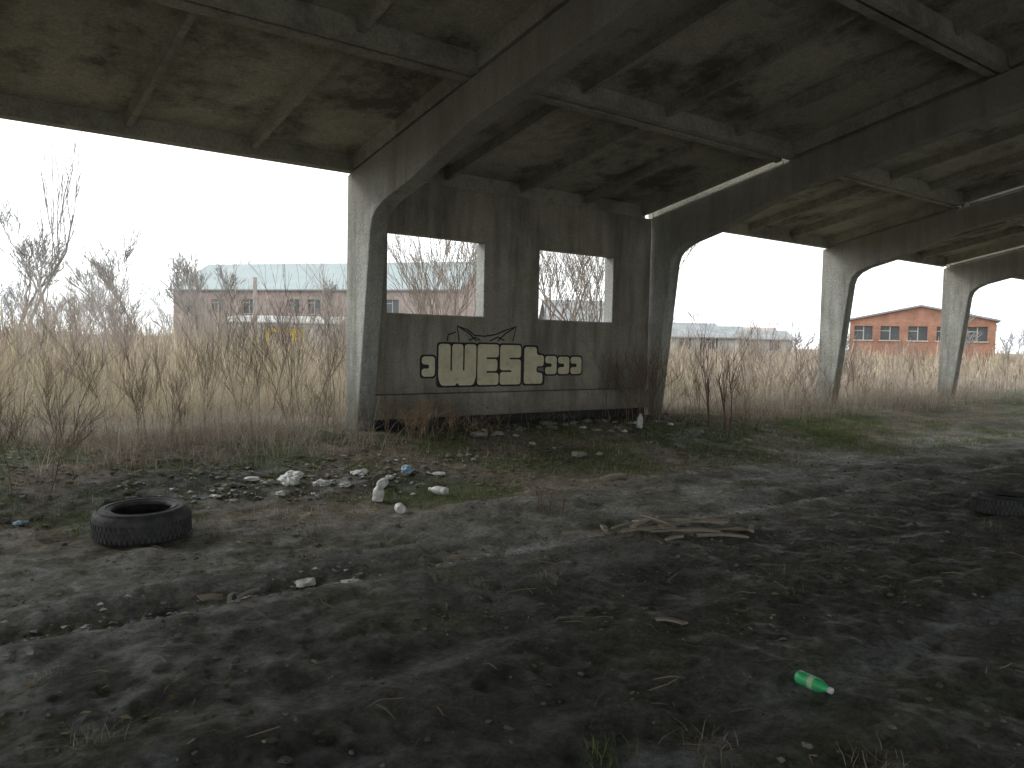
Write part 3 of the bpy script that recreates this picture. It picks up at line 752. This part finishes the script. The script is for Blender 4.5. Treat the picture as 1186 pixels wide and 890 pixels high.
for (x, y, s, m_, fl) in [(3.2, 7.9, .12, M_wp, .5), (3.5, 7.75, .09, M_wp, .45), (3.35, 8.1, .10, M_wp, .5), (4.05, 8.0, .10, M_wp, .3), (2.9, 8.1, .08, M_wp, .25), (4.6, 7.9, .09, M_bp, .5), (4.9, 7.7, .07, M_wp, .3), (2.15, 5.0, .09, M_wp, .15), (2.4, 4.85, .06, M_wp, .15), (9.1, 8.9, .06, M_wp, .4), (9.8, 9.3, .06, M_wp, .5), (7.0, 8.6, .06, M_wp, .3), (.8, 7.6, .05, M_bp, .3), (12.2, 7.6, .05, M_bp, .4), (3.7, 7.6, .06, M_wp, .4), (3.0, 7.6, .05, M_wp, .4), (4.3, 7.75, .06, M_wp, .4), (2.4, 7.7, .05, M_wp, .3), (10.3, 9.0, .06, M_wp, .4), (8.5, 9.2, .05, M_wp, .4)]:
    bag("crumpled_plastic_bag", x, y, s, m_, fl, sd_); sd_ += 1
mb = MB()
for k in range(330):
    if k < 110: x = rs.uniform(-.5, 3.2); y = 4.92+rs.gauss(0, .12)
    elif k < 280: x = rs.gauss(3.2, 1.2); y = rs.gauss(7.8, .35)
    else: x = rs.uniform(5, 12); y = rs.gauss(8.6, .4)
    s = rs.uniform(.006, .026)*(1.4 if 110 <= k < 280 else 1); a = rs.uniform(0, 6.28); z = ghf(x, y)+.012; g = rs.uniform(.2, .5); tn = rs.choice([(1, 1, .98), (1, 1, .98), (.9, 1, 1.15), (1.1, .95, .75)])
    M = Matrix.Translation((x, y, z))@Matrix.Rotation(a, 4, 'Z')
    mb.add([M@Vector(p) for p in [(-s, -s*.6, 0), (s*.8, -s*.7, .3*s), (s, s*.6, 0), (-s*.2, s*.7, .5*s), (-s*.9, s*.4, .1*s)]], [(0, 1, 2, 3, 4)], 0, (g*tn[0], g*tn[1], g*tn[2]))
mb.build("paper_scraps", [M_chip])

# ------------------------------------------------------------------ distant buildings
M_rfB = NT("grey_asbestos_roof")
wv = M_rfB.n('ShaderNodeTexWave'); wv.inputs['Scale'].default_value = 1.2; M_rfB.l(M_rfB.coord((1, 0.001, 0.001)), wv.inputs['Vector'])
c = M_rfB.mix((.27, .31, .315), (.38, .42, .425), M_rfB.noise(.5, 5, .7)); c = M_rfB.mix(c, M_rfB.ramp(wv.outputs['Fac'], [(0, .88), (1, 1.05)]), 1.0, 'MULTIPLY'); M_rfB = M_rfB.out(c)
M_glass = plain("dark_glass", (.07, .08, .09), .2, .3, 1, 0, .6)
M_white = plain("whitewashed_render", (.42, .42, .40), .9, .2, .8)
M_grey = plain("grey_slate", (.27, .28, .285), .9, .2, .8)
M_yel = plain("yellow_paint", (.62, .43, .04), .6, .1, 1)
M_frame = plain("window_frame", (.45, .42, .38), .7, .1)
def building(name, X_, Z_, rotdeg, L, D, eave, ridge, wallm, roofm, wins, gable_front=False, over=.4, ww=1.3, wh=1.3, hz=1.2, rows=1):
    cx, cy = W(X_, Z_); base_ang = math.atan2(right.y, right.x)
    e = empty(name, (cx, cy, .1), base_ang+math.radians(rotdeg))
    mb = MB(); holes = []
    for r in range(rows):
        for wx in wins: holes.append((wx, wx+ww, hz+r*3.2, hz+r*3.2+wh))
    wall_grid(mb, [0, L], [0, eave], 0, .35, holes)
    mb.box((0, .352, 0), (.35, D-.352, eave)); mb.box((L-.35, .352, 0), (L, D-.352, eave)); mb.box((0, D-.35, 0), (L, D, eave))
    if gable_front:
        for y0 in (0, D-.35): mb.add([(0, y0, eave), (L, y0, eave), (L/2, y0, ridge), (0, y0+.35, eave), (L, y0+.35, eave), (L/2, y0+.35, ridge)], [(0, 1, 2), (5, 4, 3), (0, 2, 5, 3), (1, 4, 5, 2)])
    else:
        for x0 in (0, L-.35): mb.add([(x0, 0, eave), (x0, D, eave), (x0, D/2, ridge), (x0+.35, 0, eave), (x0+.35, D, eave), (x0+.35, D/2, ridge)], [(0, 2, 1), (3, 4, 5), (0, 3, 5, 2), (1, 2, 5, 4)])
    mb.build("walls", [wallm], parent=e)
    mb = MB(); t = .15
    if gable_front:
        k = (ridge-eave)/(L/2)
        for s in (0, 1):
            a = [(-over, eave-k*over), (L/2, ridge)] if s == 0 else [(L/2, ridge), (L+over, eave-k*over)]
            (xa, za), (xb, zb) = a
            mb.add([(xa, -over, za+.01), (xb, -over, zb+.01), (xb, D+over, zb+.01), (xa, D+over, za+.01), (xa, -over, za+t), (xb, -over, zb+t), (xb, D+over, zb+t), (xa, D+over, za+t)], [(0,3,2,1),(4,5,6,7),(0,1,5,4),(1,2,6,5),(2,3,7,6),(3,0,4,7)])
    else:
        k = (ridge-eave)/(D/2)
        for s in (0, 1):
            a = [(-over, eave-k*over), (D/2, ridge)] if s == 0 else [(D/2, ridge), (D+over, eave-k*over)]
            (ya, za), (yb, zb) = a
            mb.add([(-over, ya, za+.01), (L+over, ya, za+.01), (L+over, yb, zb+.01), (-over, yb, zb+.01), (-over, ya, za+t), (L+over, ya, za+t), (L+over, yb, zb+t), (-over, yb, zb+t)], [(0,3,2,1),(4,5,6,7),(0,1,5,4),(1,2,6,5),(2,3,7,6),(3,0,4,7)])
    mb.build("roof", [roofm], parent=e)
    mb = MB(); mf = MB()
    for h in holes:
        mb.box((h[0]+.003, .2, h[2]+.003), (h[1]-.003, .23, h[3]-.003))
        mf.box(((h[0]+h[1])/2-.04, .15, h[2]+.004), ((h[0]+h[1])/2+.04, .195, h[3]-.004)); mf.box((h[0]+.004, .15, h[3]-.4), ((h[0]+h[1])/2-.042, .19, h[3]-.34))
        mf.box((h[0]-.1, -.08, h[2]-.1), (h[1]+.1, -.003, h[2]-.01))
    mb.build("window_panes", [M_glass], parent=e); mf.build("window_frames", [M_frame], parent=e)
    return e
building("brick_factory", -38, 90, -17, 34, 13, 6.7, 9.9, M_brickP, M_rfB, [5, 9, 14.5, 17, 26], ww=1.5, wh=1.5, hz=.9, rows=2)
building("brick_outbuilding", -26, 72, -4, 12, 7, 2.8, 3.4, M_brickP, M_white, [1.5, 5, 8.5], ww=1.2, wh=1.0)
building("brick_house", 27.6, 66, -27, 10.3, 12, 3.9, 5.0, M_brickR, M_grey, [.35, 2.3, 4.3, 6.3, 8.4], gable_front=True, ww=1.35, wh=1.1, hz=2.35, over=.25)
building("white_shed", 17, 92, -6, 9, 6, 2.6, 3.8, M_white, M_grey, [2, 5])
building("white_shed", 27, 100, 4, 8, 6, 2.6, 3.6, M_white, M_grey, [2, 5])
building("cottage", 22, 120, 10, 10, 8, 3, 5.0, M_brickP, M_grey, [2, 6])
building("cottage", 32, 125, -5, 9, 8, 3, 4.6, M_white, M_brickP, [2, 6])
building("cottage", 3.5, 75, 5, 9, 7, 3.6, 5.6, M_brickP, M_grey, [2, 6])
e = empty("concrete_panel_fence"); mb = MB()
for k in range(7):
    x, y = W(-23+k*2.55, 62-k*.1); x2, y2 = W(-23+k*2.55+2.45, 62-k*.1)
    M = Matrix.Translation((x, y, 0))@Matrix.Rotation(math.atan2(y2-y, x2-x), 4, 'Z')
    mb.box((0, 0, 0), (2.4, .1, 2.6), 0, M); mb.box((-.12, -.05, 0), (-.003, .15, 2.75), 0, M)
    mb.box((.2, -.03, .5), (2.2, -.003, .6), 0, M); mb.box((.2, -.03, 2.2), (2.2, -.003, 2.3), 0, M)
mb.build("panels", [M_white], parent=e)
kx, ky = W(-17.6, 57); e = empty("yellow_kiosk", (kx, ky, 0), math.atan2(right.y, right.x))
mb = MB(); wall_grid(mb, [0, 2.3], [0, 2.35], 0, .08, [(.3, 1.1, 0.05, 2.0), (1.4, 2.0, 1.1, 1.8)]); mb.box((0, .082, 0), (.08, 2, 2.35)); mb.box((2.22, .082, 0), (2.3, 2, 2.35)); mb.box((.081, 1.92, 0), (2.219, 2, 2.35)); mb.build("walls", [M_yel], parent=e)
mb = MB(); mb.box((-.15, -.15, 2.36), (2.45, 2.15, 2.46)); mb.build("roof", [M_grey], parent=e)
mb = MB(); mb.box((.302, .03, .05), (1.098, .06, 1.998)); mb.box((1.402, .03, 1.102), (1.998, .06, 1.798)); mb.build("door_and_window", [M_glass], parent=e)
px, py = W(-19.9, 62); mb = MB(); mb.tube([(px, py, 0), (px, py, 6.2)], [.2, .15], 10, 0, (.36, .33, .31), True)
mb.build("utility_pole", [M_twig])
print("done", len(bpy.data.objects))
